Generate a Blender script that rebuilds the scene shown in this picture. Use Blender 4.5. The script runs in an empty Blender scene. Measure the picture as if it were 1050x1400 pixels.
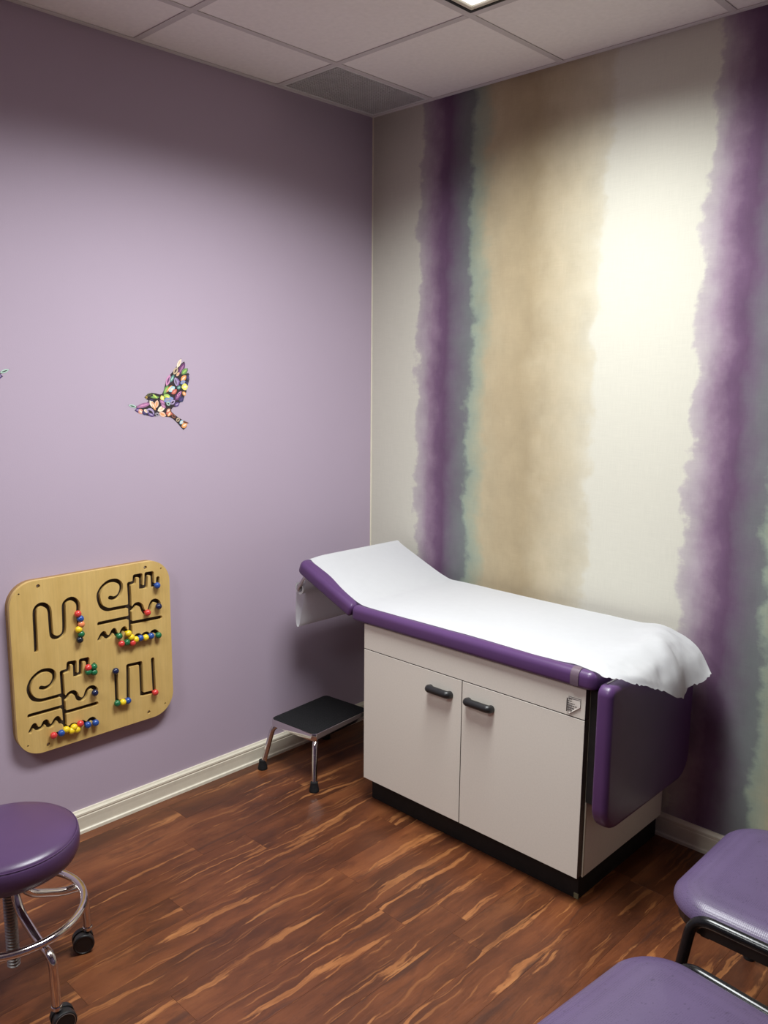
import bpy, bmesh, math, random
import numpy as np
from mathutils import Vector, Matrix
C = bpy.context.scene
COL = C.collection
random.seed(7)
R = math.radians

# ------------------------------------------------------------------ camera
cd = bpy.data.cameras.new('camera')
cam = bpy.data.objects.new('camera', cd); COL.objects.link(cam)
cr = Vector((0.71944191, 0.69449447, 0.00898715))
cu = Vector((-0.11942149, 0.11094383, 0.98662555))
cf = Vector((-0.68420892, 0.71089303, -0.1627552))
cam.matrix_world = Matrix(((cr.x, cu.x, -cf.x, 2.71765), (cr.y, cu.y, -cf.y, -2.73323), (cr.z, cu.z, -cf.z, 1.6466), (0, 0, 0, 1)))
cd.sensor_fit = 'VERTICAL'; cd.sensor_height = 36.0; cd.lens = 1138.99 / 1400 * 36.0
cd.clip_start = 0.05
C.camera = cam
# ------------------------------------------------------------------ light and exposure
w = bpy.data.worlds.new('world'); C.world = w; w.use_nodes = True
w.node_tree.nodes['Background'].inputs[0].default_value = (1.0, .96, .93, 1)
w.node_tree.nodes['Background'].inputs[1].default_value = 0.0       # closed room
LAMP_W = 62.0            # watts of each ceiling troffer
LAMP_SPREAD = 150.0      # prismatic lens: beam angle in degrees
LENS_GLOW = 1.15          # residual glow of the lens at grazing angles
C.view_settings.view_transform = 'Standard'; C.view_settings.look = 'None'
C.view_settings.gamma = 1.0; C.view_settings.use_curve_mapping = False
C.view_settings.exposure = 0.0
# room
RH, RX, RY = 2.75, 2.98, -4.80

# ------------------------------------------------------------------ helpers
def tag(o, label, cat, group=None, kind=None):
    o['label'] = label; o['category'] = cat
    if group: o['group'] = group
    if kind: o['kind'] = kind
    return o
def thing(name, loc, label, cat, group=None):
    o = bpy.data.objects.new(name, None); COL.objects.link(o); o.location = loc; o.empty_display_size = .05
    return tag(o, label, cat, group)
def origin(o):
    v = Vector((0, 0, 0))
    while o: v += o.location; o = o.parent
    return v
def put(name, bm, mats, parent=None, smooth=False, label=None, sharp=35):
    me = bpy.data.meshes.new(name)
    if parent is not None: bmesh.ops.translate(bm, verts=bm.verts, vec=-origin(parent))
    bm.normal_update()
    bm.to_mesh(me); bm.free()
    for m in (mats if isinstance(mats, (list, tuple)) else [mats]): me.materials.append(m)
    if smooth:
        for p in me.polygons: p.use_smooth = True
        try: me.set_sharp_from_angle(angle=R(sharp))
        except Exception: pass
    o = bpy.data.objects.new(name, me); COL.objects.link(o)
    if parent is not None: o.parent = parent
    if label: o['label'] = label
    return o
def struct(name, bm, mats, parent=None, smooth=False):
    o = put(name, bm, mats, parent, smooth)
    if parent is None: o['kind'] = 'structure'
    return o
def box(bm, lo, hi, bevel=0, seg=1, M=None, mat=0):
    r = bmesh.ops.create_cube(bm, size=1)
    vs = r['verts']
    for v in vs:
        v.co = Vector([(lo[i] + hi[i]) / 2 + v.co[i] * (hi[i] - lo[i]) for i in range(3)])
    fs = {f for v in vs for f in v.link_faces}
    if bevel:
        es = list({e for v in vs for e in v.link_edges})
        rr = bmesh.ops.bevel(bm, geom=es, offset=bevel, segments=seg, affect='EDGES', profile=.5)
        fs = set(rr['faces']) | {f for f in fs if f.is_valid}
        vs = list({v for f in fs for v in f.verts})
    for f in fs:
        if f.is_valid: f.material_index = mat
    if M is not None: bmesh.ops.transform(bm, matrix=M, verts=vs)
    return vs
def nbox(lo, hi, bevel=0, seg=1, M=None):
    bm = bmesh.new(); box(bm, lo, hi, bevel, seg, M); return bm
def catmull(P, n=6, closed=False):
    P = [Vector(p) for p in P]; out = []; m = len(P)
    rng = range(m if closed else m - 1)
    for i in rng:
        a = P[(i - 1) % m] if (closed or i > 0) else P[0] * 2 - P[1]
        b = P[i]; c = P[(i + 1) % m]
        d = P[(i + 2) % m] if (closed or i < m - 2) else P[-1] * 2 - P[-2]
        for k in range(n):
            t = k / n
            out.append(.5 * ((2 * b) + (c - a) * t + (2 * a - 5 * b + 4 * c - d) * t * t + (3 * b - a - 3 * c + d) * t ** 3))
    if not closed: out.append(P[-1])
    return out
def fillet(P, r, n=5):
    """polyline with rounded corners"""
    P = [Vector(p) for p in P]; out = [P[0]]
    for i in range(1, len(P) - 1):
        a, b, c = P[i - 1], P[i], P[i + 1]
        u = (a - b); v = (c - b); d = min(r, u.length * .45, v.length * .45)
        p = b + u.normalized() * d; q = b + v.normalized() * d
        for k in range(n + 1):
            t = k / n; out.append((1 - t) ** 2 * p + 2 * t * (1 - t) * b + t * t * q)
    out.append(P[-1]); return out
def tube(bm, P, r, n=12, closed=False, cap=True, flat=1.0, up=None):
    P = [Vector(p) for p in P]; m = len(P); rings = []
    T = []
    for i in range(m):
        a = P[(i - 1) % m] if (closed or i > 0) else P[i]; b = P[(i + 1) % m] if (closed or i < m - 1) else P[i]
        T.append((b - a).normalized())
    N = Vector(up) if up else (T[0].orthogonal())
    for i in range(m):
        N = (N - T[i] * N.dot(T[i])).normalized(); B = T[i].cross(N)
        rr = r[i] if isinstance(r, (list, tuple)) else r
        rings.append([bm.verts.new(P[i] + (N * math.cos(a) + B * math.sin(a) * flat) * rr) for a in [2 * math.pi * k / n for k in range(n)]])
    for i in range(m if closed else m - 1):
        A, B2 = rings[i], rings[(i + 1) % m]
        for k in range(n): bm.faces.new((A[k], A[(k + 1) % n], B2[(k + 1) % n], B2[k]))
    if cap and not closed:
        bm.faces.new(rings[0][::-1]); bm.faces.new(rings[-1])
def lathe(bm, prof, c, n=48, axis='Z'):
    """prof: (radius, height) list, open ends with radius 0 are closed to a point"""
    c = Vector(c); rings = []
    def pt(r, h, a):
        if axis == 'Z': return c + Vector((r * math.cos(a), r * math.sin(a), h))
        if axis == 'X': return c + Vector((h, r * math.cos(a), r * math.sin(a)))
        return c + Vector((r * math.sin(a), h, r * math.cos(a)))
    for r, h in prof:
        rings.append([bm.verts.new(pt(0, h, 0))] if r < 1e-6 else [bm.verts.new(pt(r, h, 2 * math.pi * k / n)) for k in range(n)])
    for A, B in zip(rings, rings[1:]):
        for k in range(n):
            j = (k + 1) % n
            if len(A) == 1 and len(B) == 1: continue
            if len(A) == 1: bm.faces.new((A[0], B[j], B[k]))
            elif len(B) == 1: bm.faces.new((A[k], A[j], B[0]))
            else: bm.faces.new((A[k], A[j], B[j], B[k]))
    bmesh.ops.recalc_face_normals(bm, faces=bm.faces)
def rrect(hx, hy, r, n=8):
    """rounded rectangle, r may be a list for the four corners (++, -+, --, +-)"""
    rs = r if isinstance(r, (list, tuple)) else [r] * 4; out = []
    for k, (sx, sy) in enumerate(((1, 1), (-1, 1), (-1, -1), (1, -1))):
        q = max(min(rs[k], hx, hy), 1e-4); cx, cy = sx * (hx - q), sy * (hy - q)
        for i in range(n + 1):
            a = math.pi / 2 * (k + i / n); out.append((cx + q * math.cos(a), cy + q * math.sin(a)))
    return out
def cushion(bm, hx, hy, r, prof, M, n=8, bulge=0.0):
    """stack of rounded rectangles; prof = [(inset, height), ...] from underside to crown"""
    rings = []
    for ins, h in prof:
        rs = [max(q - ins, .004) for q in (r if isinstance(r, (list, tuple)) else [r] * 4)]
        pts = rrect(hx - ins, hy - ins, rs, n)
        ring = []
        for x, y in pts:
            if bulge: x -= bulge * max(0, 1 - (y / hy) ** 2) * (1 if x < 0 else 0)
            ring.append(bm.verts.new(M @ Vector((x, y, h))))
        rings.append(ring)
    m = len(rings[0])
    for A, B in zip(rings, rings[1:]):
        for k in range(m): bm.faces.new((A[k], A[(k + 1) % m], B[(k + 1) % m], B[k]))
    bm.faces.new(rings[0][::-1])
    c = bm.verts.new(sum((v.co for v in rings[-1]), Vector()) / m)
    for k in range(m): bm.faces.new((rings[-1][k], rings[-1][(k + 1) % m], c))
    bmesh.ops.recalc_face_normals(bm, faces=bm.faces)
def padprof(t, rad, crown=0.0, n=5, extra=((.06, .6), (.12, .9))):
    p = []
    for k in range(n + 1):
        a = math.pi / 2 * k / n; p.append((rad * .6 * (1 - math.sin(a)), rad * .6 * (1 - math.cos(a))))
    for k in range(n + 1):
        a = math.pi / 2 * k / n; p.append((rad * (1 - math.cos(a)), t - rad + rad * math.sin(a)))
    for ins, f in extra: p.append((rad + ins, t + crown * f))
    return p

# ------------------------------------------------------------------ materials
def mat(name, col, rough=.5, metal=0.0, spec=.5, bump=None, vary=None, coat=0.0):
    m = bpy.data.materials.new(name); m.use_nodes = True; nt = m.node_tree
    b = nt.nodes['Principled BSDF']
    b.inputs['Base Color'].default_value = (*col, 1); b.inputs['Roughness'].default_value = rough
    b.inputs['Metallic'].default_value = metal; b.inputs['Specular IOR Level'].default_value = spec
    b.inputs['Coat Weight'].default_value = coat
    def pos():
        g = nt.nodes.new('ShaderNodeNewGeometry'); return g.outputs['Position']
    if vary:
        sc, amt = vary
        n = nt.nodes.new('ShaderNodeTexNoise'); n.inputs['Scale'].default_value = sc; n.inputs['Detail'].default_value = 5
        nt.links.new(pos(), n.inputs['Vector'])
        r = nt.nodes.new('ShaderNodeValToRGB')
        r.color_ramp.elements[0].position = .3; r.color_ramp.elements[1].position = .7
        r.color_ramp.elements[0].color = (*[c * (1 - amt) for c in col], 1); r.color_ramp.elements[1].color = (*[min(1, c * (1 + amt)) for c in col], 1)
        nt.links.new(n.outputs['Fac'], r.inputs['Fac']); nt.links.new(r.outputs['Color'], b.inputs['Base Color'])
    if bump:
        sc, st = bump
        n = nt.nodes.new('ShaderNodeTexNoise'); n.inputs['Scale'].default_value = sc; n.inputs['Detail'].default_value = 3
        nt.links.new(pos(), n.inputs['Vector'])
        u = nt.nodes.new('ShaderNodeBump'); u.inputs['Strength'].default_value = st; u.inputs['Distance'].default_value = .002
        nt.links.new(n.outputs['Fac'], u.inputs['Height']); nt.links.new(u.outputs['Normal'], b.inputs['Normal'])
    return m
class G:
    """small node-graph writer"""
    def __init__(s, name, rough=.5, spec=.5):
        s.m = bpy.data.materials.new(name); s.m.use_nodes = True; s.nt = s.m.node_tree
        s.b = s.nt.nodes['Principled BSDF']; s.b.inputs['Roughness'].default_value = rough; s.b.inputs['Specular IOR Level'].default_value = spec
    def n(s, t, **kw):
        x = s.nt.nodes.new('ShaderNode' + t)
        for k, v in kw.items(): setattr(x, k, v)
        return x
    def l(s, a, b): s.nt.links.new(a, b)
    def pos(s): return s.n('NewGeometry').outputs['Position']
    def math(s, op, a, b=None, clamp=False):
        x = s.n('Math', operation=op, use_clamp=clamp)
        for i, v in enumerate((a, b)):
            if v is None: continue
            if isinstance(v, (int, float)): x.inputs[i].default_value = v
            else: s.l(v, x.inputs[i])
        return x.outputs[0]
    def mapv(s, v, scale=(1, 1, 1), loc=(0, 0, 0)):
        x = s.n('Mapping'); x.inputs['Scale'].default_value = scale; x.inputs['Location'].default_value = loc; s.l(v, x.inputs['Vector']); return x.outputs[0]
    def noise(s, v, scale=1, detail=4, rough=.55, dist=0, out='Fac'):
        x = s.n('TexNoise'); x.inputs['Scale'].default_value = scale; x.inputs['Detail'].default_value = detail
        x.inputs['Roughness'].default_value = rough; x.inputs['Distortion'].default_value = dist; s.l(v, x.inputs['Vector']); return x.outputs[out]
    def ramp(s, f, stops, interp='LINEAR'):
        x = s.n('ValToRGB'); x.color_ramp.interpolation = interp; e = x.color_ramp.elements
        while len(e) < len(stops): e.new(.5)
        for i, (p, c) in enumerate(stops):
            e[i].position = p
        for i, (p, c) in enumerate(stops):
            e[i].color = (*c, 1) if len(c) == 3 else c
        s.l(f, x.inputs['Fac']); return x.outputs['Color']
    def mix(s, f, a, b, blend='MIX'):
        x = s.n('MixRGB', blend_type=blend)
        for i, v in enumerate((f, a, b)):
            if isinstance(v, (int, float)): x.inputs[i].default_value = v
            elif isinstance(v, tuple): x.inputs[i].default_value = (*v, 1)
            else: s.l(v, x.inputs[i])
        return x.outputs[0]
    def bump(s, h, strength=.3, dist=.002):
        u = s.n('Bump'); u.inputs['Strength'].default_value = strength; u.inputs['Distance'].default_value = dist
        s.l(h, u.inputs['Height']); s.l(u.outputs['Normal'], s.b.inputs['Normal'])
    def color(s, c): s.l(c, s.b.inputs['Base Color'])

def mural_mat():
    g = G('ombre_wallpaper', .85, .25)
    p = g.pos(); sx = g.n('SeparateXYZ'); g.l(p, sx.inputs[0])
    w1 = g.noise(g.mapv(p, (1, 1, .55)), 3.2, 3, .55)
    w2 = g.noise(g.mapv(p, (1, 1, 1.15), (3, 1, 7)), 7.5, 6, .58)
    w3 = g.noise(g.mapv(p, (1, 1, 1.5), (9, 4, 2)), 22, 5, .6)
    x = g.math('ADD', sx.outputs[0], g.math('MULTIPLY', g.math('SUBTRACT', w1, .5), .09))
    x = g.math('ADD', x, g.math('MULTIPLY', g.math('SUBTRACT', w2, .5), .15))
    x = g.math('ADD', x, g.math('MULTIPLY', g.math('SUBTRACT', w3, .5), .035))
    u = g.math('FRACT', g.math('DIVIDE', x, 1.235))
    cream = (.77, .75, .67)
    # ground and the tan / green side keep crisp dye edges
    ground = g.ramp(u, [(0, cream), (.30, cream), (.33, (.36, .43, .365)), (.452, (.36, .43, .365)), (.495, (.45, .465, .355)), (.535, (.58, .49, .335)), (.60, (.56, .455, .30)),
        (.68, (.51, .41, .265)), (.78, (.62, .53, .38)), (.86, (.67, .60, .46)), (.915, (.72, .67, .55)), (.935, cream), (1, cream)])
    # inside of the violet band: soft overlapping washes on a calmer coordinate
    w4 = g.noise(g.mapv(p, (1, 1, .8), (2, 6, 3)), 9, 6, .6); w5 = g.noise(g.mapv(p, (1, 1, .5), (7, 7, 1)), 3, 3, .5)
    xb = g.math('ADD', sx.outputs[0], g.math('MULTIPLY', g.math('SUBTRACT', w4, .5), .11))
    xb = g.math('ADD', xb, g.math('MULTIPLY', g.math('SUBTRACT', w5, .5), .07))
    ub = g.math('FRACT', g.math('DIVIDE', xb, 1.235))
    band = g.ramp(ub, [(0, (.62, .57, .60)), (.20, (.60, .545, .575)), (.255, (.50, .42, .49)), (.29, (.34, .235, .34)), (.325, (.20, .115, .21)), (.350, (.165, .092, .175)),
        (.38, (.195, .15, .215)), (.415, (.21, .20, .235)), (.455, (.215, .235, .245)), (.52, (.25, .28, .27)), (1, (.25, .28, .27))])
    inb = g.ramp(u, [(0, (0, 0, 0)), (.219, (0, 0, 0)), (.232, (.85, .85, .85)), (.26, (1, 1, 1)), (.438, (1, 1, 1)), (.458, (0, 0, 0)), (1, (0, 0, 0))])
    base = g.mix(inb, ground, band)
    cl = g.noise(g.mapv(p, (1, 1, .7), (5, 5, 5)), 9, 6, .6)
    shade = g.ramp(cl, [(.3, (.86, .86, .86)), (.7, (1.08, 1.08, 1.08))])
    tone = g.mix(.75, base, shade, 'MULTIPLY')
    plain = g.ramp(u, [(0, (1, 1, 1)), (.21, (1, 1, 1)), (.24, (0, 0, 0)), (.90, (0, 0, 0)), (.94, (1, 1, 1)), (1, (1, 1, 1))])
    col = g.mix(plain, tone, base)
    wx = g.noise(g.mapv(p, (420, 420, 14)), 1, 2, .5); wz = g.noise(g.mapv(p, (14, 14, 420)), 1, 2, .5)
    weave = g.math('ADD', wx, wz)
    wv = g.ramp(g.math('MULTIPLY', weave, .5), [(.3, (.93, .93, .93)), (.7, (1.03, 1.03, 1.03))])
    col = g.mix(1.0, col, (.785, .78, .745), 'MULTIPLY')
    g.color(g.mix(1.0, col, wv, 'MULTIPLY')); g.bump(weave, .12, .001)
    return g.m
def floor_mat():
    g = G('vinyl_plank', .34, .42)
    p = g.pos(); oi = g.n('ObjectInfo')
    off = g.n('CombineXYZ'); g.l(g.math('MULTIPLY', oi.outputs['Random'], 37.0), off.inputs[0]); g.l(g.math('MULTIPLY', oi.outputs['Random'], 91.0), off.inputs[1])
    v = g.n('VectorMath', operation='ADD'); g.l(p, v.inputs[0]); g.l(off.outputs[0], v.inputs[1]); v = v.outputs[0]
    warp = g.noise(g.mapv(v, (3, 2.2, 1)), 1, 4, .6, 0, 'Color')
    wv = g.n('VectorMath', operation='MULTIPLY_ADD'); g.l(warp, wv.inputs[0]); wv.inputs[1].default_value = (.10, .25, 0); g.l(v, wv.inputs[2]); wv = wv.outputs[0]
    tone = g.noise(g.mapv(wv, (7, 1.4, 1)), 1, 6, .62)
    base = g.ramp(tone, [(.26, (.045, .0145, .007)), (.42, (.090, .028, .0115)), (.55, (.140, .044, .0165)), (.74, (.215, .075, .027))])
    blot = g.noise(g.mapv(v, (12, 5, 1)), 1, 6, .68)
    base = g.mix(g.ramp(blot, [(.50, (0, 0, 0)), (.66, (.6, .6, .6))]), base, (.050, .017, .009))
    # narrow tan sapwood streaks, a few per plank, breaking up along their length
    s1 = g.noise(g.mapv(wv, (26, 1.5, 1), (3, 8, 0)), 1, 4, .5)
    rough_ = g.noise(g.mapv(v, (90, 30, 1)), 1, 4, .65)
    s1 = g.math('ADD', s1, g.math('MULTIPLY', g.math('SUBTRACT', rough_, .5), .085))
    f1 = g.ramp(s1, [(.592, (0, 0, 0)), (.622, (.82, .82, .82))])
    scol = g.ramp(g.noise(g.mapv(wv, (50, 5, 1)), 1, 4, .6), [(.3, (.19, .066, .022)), (.55, (.34, .135, .046)), (.8, (.44, .205, .075))])
    c = g.mix(f1, base, scol)
    s3 = g.noise(g.mapv(wv, (64, 2.6, 1), (5, 1, 0)), 1, 4, .55)
    c = g.mix(g.ramp(s3, [(.60, (0, 0, 0)), (.66, (.55, .55, .55))]), c, (.27, .105, .036))
    s2 = g.noise(g.mapv(wv, (26, 1.8, 1), (11, 2, 0)), 1, 4, .55)
    f2 = g.ramp(s2, [(.60, (0, 0, 0)), (.68, (.65, .65, .65))])
    c = g.mix(f2, c, (.050, .020, .013))
    speck = g.noise(g.mapv(v, (100, 55, 1)), 1, 3, .6)
    c = g.mix(g.ramp(speck, [(.63, (0, 0, 0)), (.73, (.45, .45, .45))]), c, (.06, .025, .015))
    grain = g.noise(g.mapv(v, (240, 9, 1)), 1, 3, .6)
    c = g.mix(1.0, c, g.ramp(grain, [(.3, (.90, .90, .90)), (.7, (1.08, 1.08, 1.08))]), 'MULTIPLY')
    tint = g.ramp(oi.outputs['Random'], [(0, (.84, .84, .84)), (1, (1.12, 1.10, 1.08))])
    g.color(g.mix(1.0, c, tint, 'MULTIPLY'))
    rr = g.ramp(grain, [(.3, (.30, .30, .30)), (.7, (.42, .42, .42))]); g.l(rr, g.b.inputs['Roughness'])
    g.bump(grain, .06, .001)
    return g.m
def vinyl_mat(name, col, rough, scale, strength, dots=False):
    g = G(name, rough, .45)
    tc = g.n('TexCoord'); v = tc.outputs['Object']
    n = g.noise(v, 7, 4, .5)
    c = g.ramp(n, [(.3, tuple(a * .93 for a in col)), (.7, tuple(a * 1.07 for a in col))])
    vo = g.n('TexVoronoi'); vo.inputs['Scale'].default_value = scale; vo.inputs['Randomness'].default_value = .25 if dots else 1.0; g.l(v, vo.inputs['Vector'])
    if dots:
        d = g.ramp(vo.outputs['Distance'], [(.14, (.66, .64, .68)), (.36, (1.03, 1.03, 1.03))])
        c = g.mix(1.0, c, d, 'MULTIPLY')
        sp = g.noise(v, 95, 2, .5)
        c = g.mix(g.ramp(sp, [(.66, (0, 0, 0)), (.72, (.5, .5, .5))]), c, tuple(a * .4 for a in col))
    g.color(c); g.bump(vo.outputs['Distance'], strength, .001)
    return g.m
def wood_mat():
    g = G('birch_ply', .42, .4); p = g.pos()
    n = g.noise(g.mapv(p, (1, 6, 2.2)), 3, 5, .6); f = g.noise(g.mapv(p, (1, 160, 5)), 1, 3, .5)
    c = g.ramp(n, [(.3, (.56, .37, .120)), (.7, (.65, .45, .165))])
    g.color(g.mix(1.0, c, g.ramp(f, [(.3, (.95, .95, .95)), (.7, (1.04, 1.04, 1.04))]), 'MULTIPLY'))
    return g.m
def emis(name, col, st):
    m = bpy.data.materials.new(name); m.use_nodes = True; b = m.node_tree.nodes['Principled BSDF']
    b.inputs['Base Color'].default_value = (.8, .8, .8, 1); b.inputs['Emission Color'].default_value = (*col, 1); b.inputs['Emission Strength'].default_value = st
    return m
M_PURPLE_WALL = mat('purple_paint', (.435, .352, .44), .75, spec=.3, bump=(260, .12), vary=(1.3, .02))
M_MURAL = mural_mat()
M_PLAIN = mat('bounce_cut_plum', (.085, .058, .095), .8, spec=.3, vary=(2, .03))  # invented dark colour for the unseen walls, cuts bounce light onto the table
M_TRIM = mat('trim_paint', (.74, .69, .56), .35, spec=.45, vary=(20, .04))
M_TILE = mat('ceiling_tile_fibre', (.90, .86, .83), .95, spec=.1, bump=(420, .25), vary=(60, .03))
M_TEE = mat('tee_bar_enamel', (.64, .60, .59), .6, spec=.2, vary=(8, .03))
M_DARKVOID = mat('plenum', (.05, .05, .05), .9, vary=(4, .1))
M_GRILLE = mat('grille_grey', (.72, .715, .70), .6, vary=(30, .05))
M_FLOOR = floor_mat()
M_SUB = mat('subfloor', (.03, .015, .01), .9, vary=(5, .1))
M_LAM = mat('laminate_greige', (.71, .665, .59), .45, spec=.4, vary=(160, .025))
M_EDGE = mat('brown_edge_band', (.075, .05, .04), .5, vary=(30, .1))
M_EDGEL = mat('light_edge_band', (.52, .48, .38), .45, vary=(30, .05))
M_BLACK = mat('black_plastic', (.012, .012, .013), .38, spec=.5, bump=(300, .1), vary=(50, .1))
M_KICK = mat('black_kick_vinyl', (.010, .009, .009), .6, spec=.3, vary=(40, .2))
M_STEEL = mat('brushed_steel', (.52, .50, .48), .35, 1.0, vary=(90, .08))
M_CHROME = mat('chrome', (.72, .69, .68), .10, 1.0, vary=(3, .02))
M_BLKENAMEL = mat('black_enamel_tube', (.007, .007, .008), .22, spec=.35, coat=.0, vary=(5, .05))
M_RUBBER = mat('black_rubber', (.011, .011, .012), .75, spec=.25, bump=(900, .4), vary=(120, .2))
M_PAPER = mat('exam_paper', (.74, .75, .755), .9, spec=.15, bump=(140, .12), vary=(35, .015))
_nt = M_PAPER.node_tree; _tr = _nt.nodes.new('ShaderNodeBsdfTranslucent'); _tr.inputs[0].default_value = (.82, .82, .82, 1)
_mx = _nt.nodes.new('ShaderNodeMixShader'); _mx.inputs[0].default_value = .38                     # thin paper lets light through
_nt.links.new(_nt.nodes['Principled BSDF'].outputs[0], _mx.inputs[1]); _nt.links.new(_tr.outputs[0], _mx.inputs[2])
_nt.links.new(_mx.outputs[0], _nt.nodes['Material Output'].inputs['Surface'])
M_VPAD = vinyl_mat('purple_pad_vinyl', (.083, .036, .118), .34, 900, .05)
M_VSTOOL = vinyl_mat('purple_stool_vinyl', (.070, .035, .092), .32, 700, .08)
M_VCHAIR = vinyl_mat('violet_chair_vinyl', (.098, .068, .138), .36, 240, .30, True)
M_WOOD = wood_mat()
M_SLOT = mat('slot_dark_board', (.028, .016, .010), .8, vary=(60, .2))  # black-brown sheet seen through the track slots
M_PLYEDGE = mat('ply_edge', (.30, .17, .065), .6, vary=(80, .15))

def prof_run(bm, prof, A, B, inward, mat=0):
    """sweep a closed wall profile (depth, height) along A-B; inward = unit vector into the room"""
    A, B, n = Vector(A), Vector(B), Vector(inward); up = Vector((0, 0, 1))
    a = [bm.verts.new(A + n * d + up * h) for d, h in prof]; b = [bm.verts.new(B + n * d + up * h) for d, h in prof]
    m = len(prof)
    for k in range(m): bm.faces.new((a[k], a[(k + 1) % m], b[(k + 1) % m], b[k])).material_index = mat
    bm.faces.new(a[::-1]); bm.faces.new(b); bmesh.ops.recalc_face_normals(bm, faces=bm.faces)

# ================================================================== the room
T = .10
struct('wall_left', nbox((-T, RY - T, -.02), (0, T, RH + .25)), M_PURPLE_WALL)
struct('wall_back', nbox((0, 0, -.02), (RX + T, T, RH + .25)), M_MURAL)
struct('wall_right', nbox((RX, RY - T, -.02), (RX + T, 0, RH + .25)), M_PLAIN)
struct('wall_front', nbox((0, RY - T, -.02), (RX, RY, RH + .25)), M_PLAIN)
flo = struct('floor', nbox((0, RY, -.03), (RX, 0, -.005)), M_SUB)
PW, PL, GAP = .125, 1.22, .0001
joints = {0: -1.155, 3: -1.068, 4: -1.463, 5: -1.858, 6: -.983, 9: -.885, 12: -.34}
shared = {}
k = -1
while .06 + PW * k < RX:
    x0, x1 = max(.06 + PW * k, .0), min(.06 + PW * (k + 1), RX)
    j = joints.get(k, -.12 - (k * .47 % 1.0) * 1.2)
    y = j + PL * math.ceil(-j / PL) ; y = y if y > 0 else y + PL
    while y > RY:
        ya, yb = min(y, 0), max(y - PL, RY)
        if ya - yb > .02:
            key = (round(x1 - x0, 4), round(ya - yb, 4))
            if key not in shared:
                bm = bmesh.new(); hx, hy = key[0] / 2 - GAP, key[1] / 2 - GAP
                lo = [bm.verts.new((sx * hx, sy * hy, -.005)) for sx, sy in ((-1, -1), (1, -1), (1, 1), (-1, 1))]
                md = [bm.verts.new((sx * hx, sy * hy, -.0005)) for sx, sy in ((-1, -1), (1, -1), (1, 1), (-1, 1))]
                c = .0003
                hi = [bm.verts.new((sx * (hx - c), sy * (hy - c), 0)) for sx, sy in ((-1, -1), (1, -1), (1, 1), (-1, 1))]
                for A, B in ((lo, md), (md, hi)):
                    for q in range(4): bm.faces.new((A[q], A[(q + 1) % 4], B[(q + 1) % 4], B[q]))
                bm.faces.new(hi)
                me = bpy.data.meshes.new('floor_plank'); bm.normal_update(); bm.to_mesh(me); bm.free(); me.materials.append(M_FLOOR); shared[key] = me
            o = bpy.data.objects.new('floor_plank', shared[key]); COL.objects.link(o); o.parent = flo
            o.location = ((x0 + x1) / 2, (ya + yb) / 2, 0)
        y -= PL
    k += 1
# baseboards
BB = [(0, 0), (.014, 0), (.014, .011), (.010, .015), (.0095, .019), (.0105, .045), (.012, .062), (.0105, .066), (.0125, .070), (.0125, .077), (.008, .083), (.006, .0885), (0, .0885)]
for nm, A, B, n in (('baseboard_left', (0, RY, 0), (0, 0, 0), (1, 0, 0)), ('baseboard_back', (.0145, 0, 0), (RX, 0, 0), (0, -1, 0)), ('baseboard_right', (RX, RY, 0), (RX, -.0145, 0), (-1, 0, 0)), ('baseboard_front', (.0145, RY, 0), (RX - .0145, RY, 0), (0, 1, 0))):
    bm = bmesh.new(); prof_run(bm, BB, A, B, n); struct(nm, bm, M_TRIM)
# caulk bead in the corner of the two walls
bm = bmesh.new(); tube(bm, [(.0015, -.0015, .088), (.0015, -.0015, RH)], .0035, 8); struct('trim_1', bm, M_TRIM)
# suspended ceiling
XS = [0, .347, .955, 1.564, 2.173, 2.782, RX]; YS = [0, -.538, -1.147, -1.757, -2.366, -2.975, -3.585, -4.195, RY]
ceil = struct('ceiling', nbox((0, RY, RH + .16), (RX, 0, RH + .2)), M_DARKVOID)
LIGHTS = [(2, 1), (2, 5)]           # (column, first row): each fills two grid cells
lit = {(c, r + d) for c, r in LIGHTS for d in (0, 1)}
tiles = {}
for i in range(len(XS) - 1):
    for j in range(len(YS) - 1):
        if (i, j) == (0, 0) or (i, j) in lit: continue
        wx, wy = XS[i + 1] - XS[i], YS[j] - YS[j + 1]; key = (round(wx, 3), round(wy, 3))
        if key not in tiles:
            bm = nbox((-wx / 2 + .003, -wy / 2 + .003, 0), (wx / 2 - .003, wy / 2 - .003, .014), .0015)
            me = bpy.data.meshes.new('ceiling_tile'); bm.to_mesh(me); bm.free(); me.materials.append(M_TILE); tiles[key] = me
        o = bpy.data.objects.new('ceiling_tile', tiles[key]); COL.objects.link(o); o.parent = ceil
        o.location = ((XS[i] + XS[i + 1]) / 2, (YS[j] + YS[j + 1]) / 2, RH + .0015)
for x in XS[1:-1]: put('tee_bar', nbox((x - .012, RY + .02, RH - .0015), (x + .012, -.02, RH + .0012), .0005), M_TEE, ceil)
for j, y in enumerate(YS[1:-1]):
    for i in range(len(XS) - 1):
        if (i, j) in lit and (i, j + 1) in lit and any(c == i and r == j for c, r in LIGHTS): continue
        put('tee_bar', nbox((XS[i] + .0125 + (.008 if i == 0 else 0), y - .012, RH - .0016), (XS[i + 1] - .0125 - (.008 if i == len(XS) - 2 else 0), y + .012, RH + .0011), .0005), M_TEE, ceil)
for nm, lo, hi in (('trim_2', (0, RY, RH - .003), (.02, 0, RH + .001)), ('trim_3', (.02, -.02, RH - .003), (RX, 0, RH + .001)), ('trim_4', (RX - .02, RY, RH - .003), (RX, -.02, RH + .001)), ('trim_5', (.02, RY, RH - .003), (RX - .02, RY + .02, RH + .001))):
    struct(nm, nbox(lo, hi, .0008), M_TEE)

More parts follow.
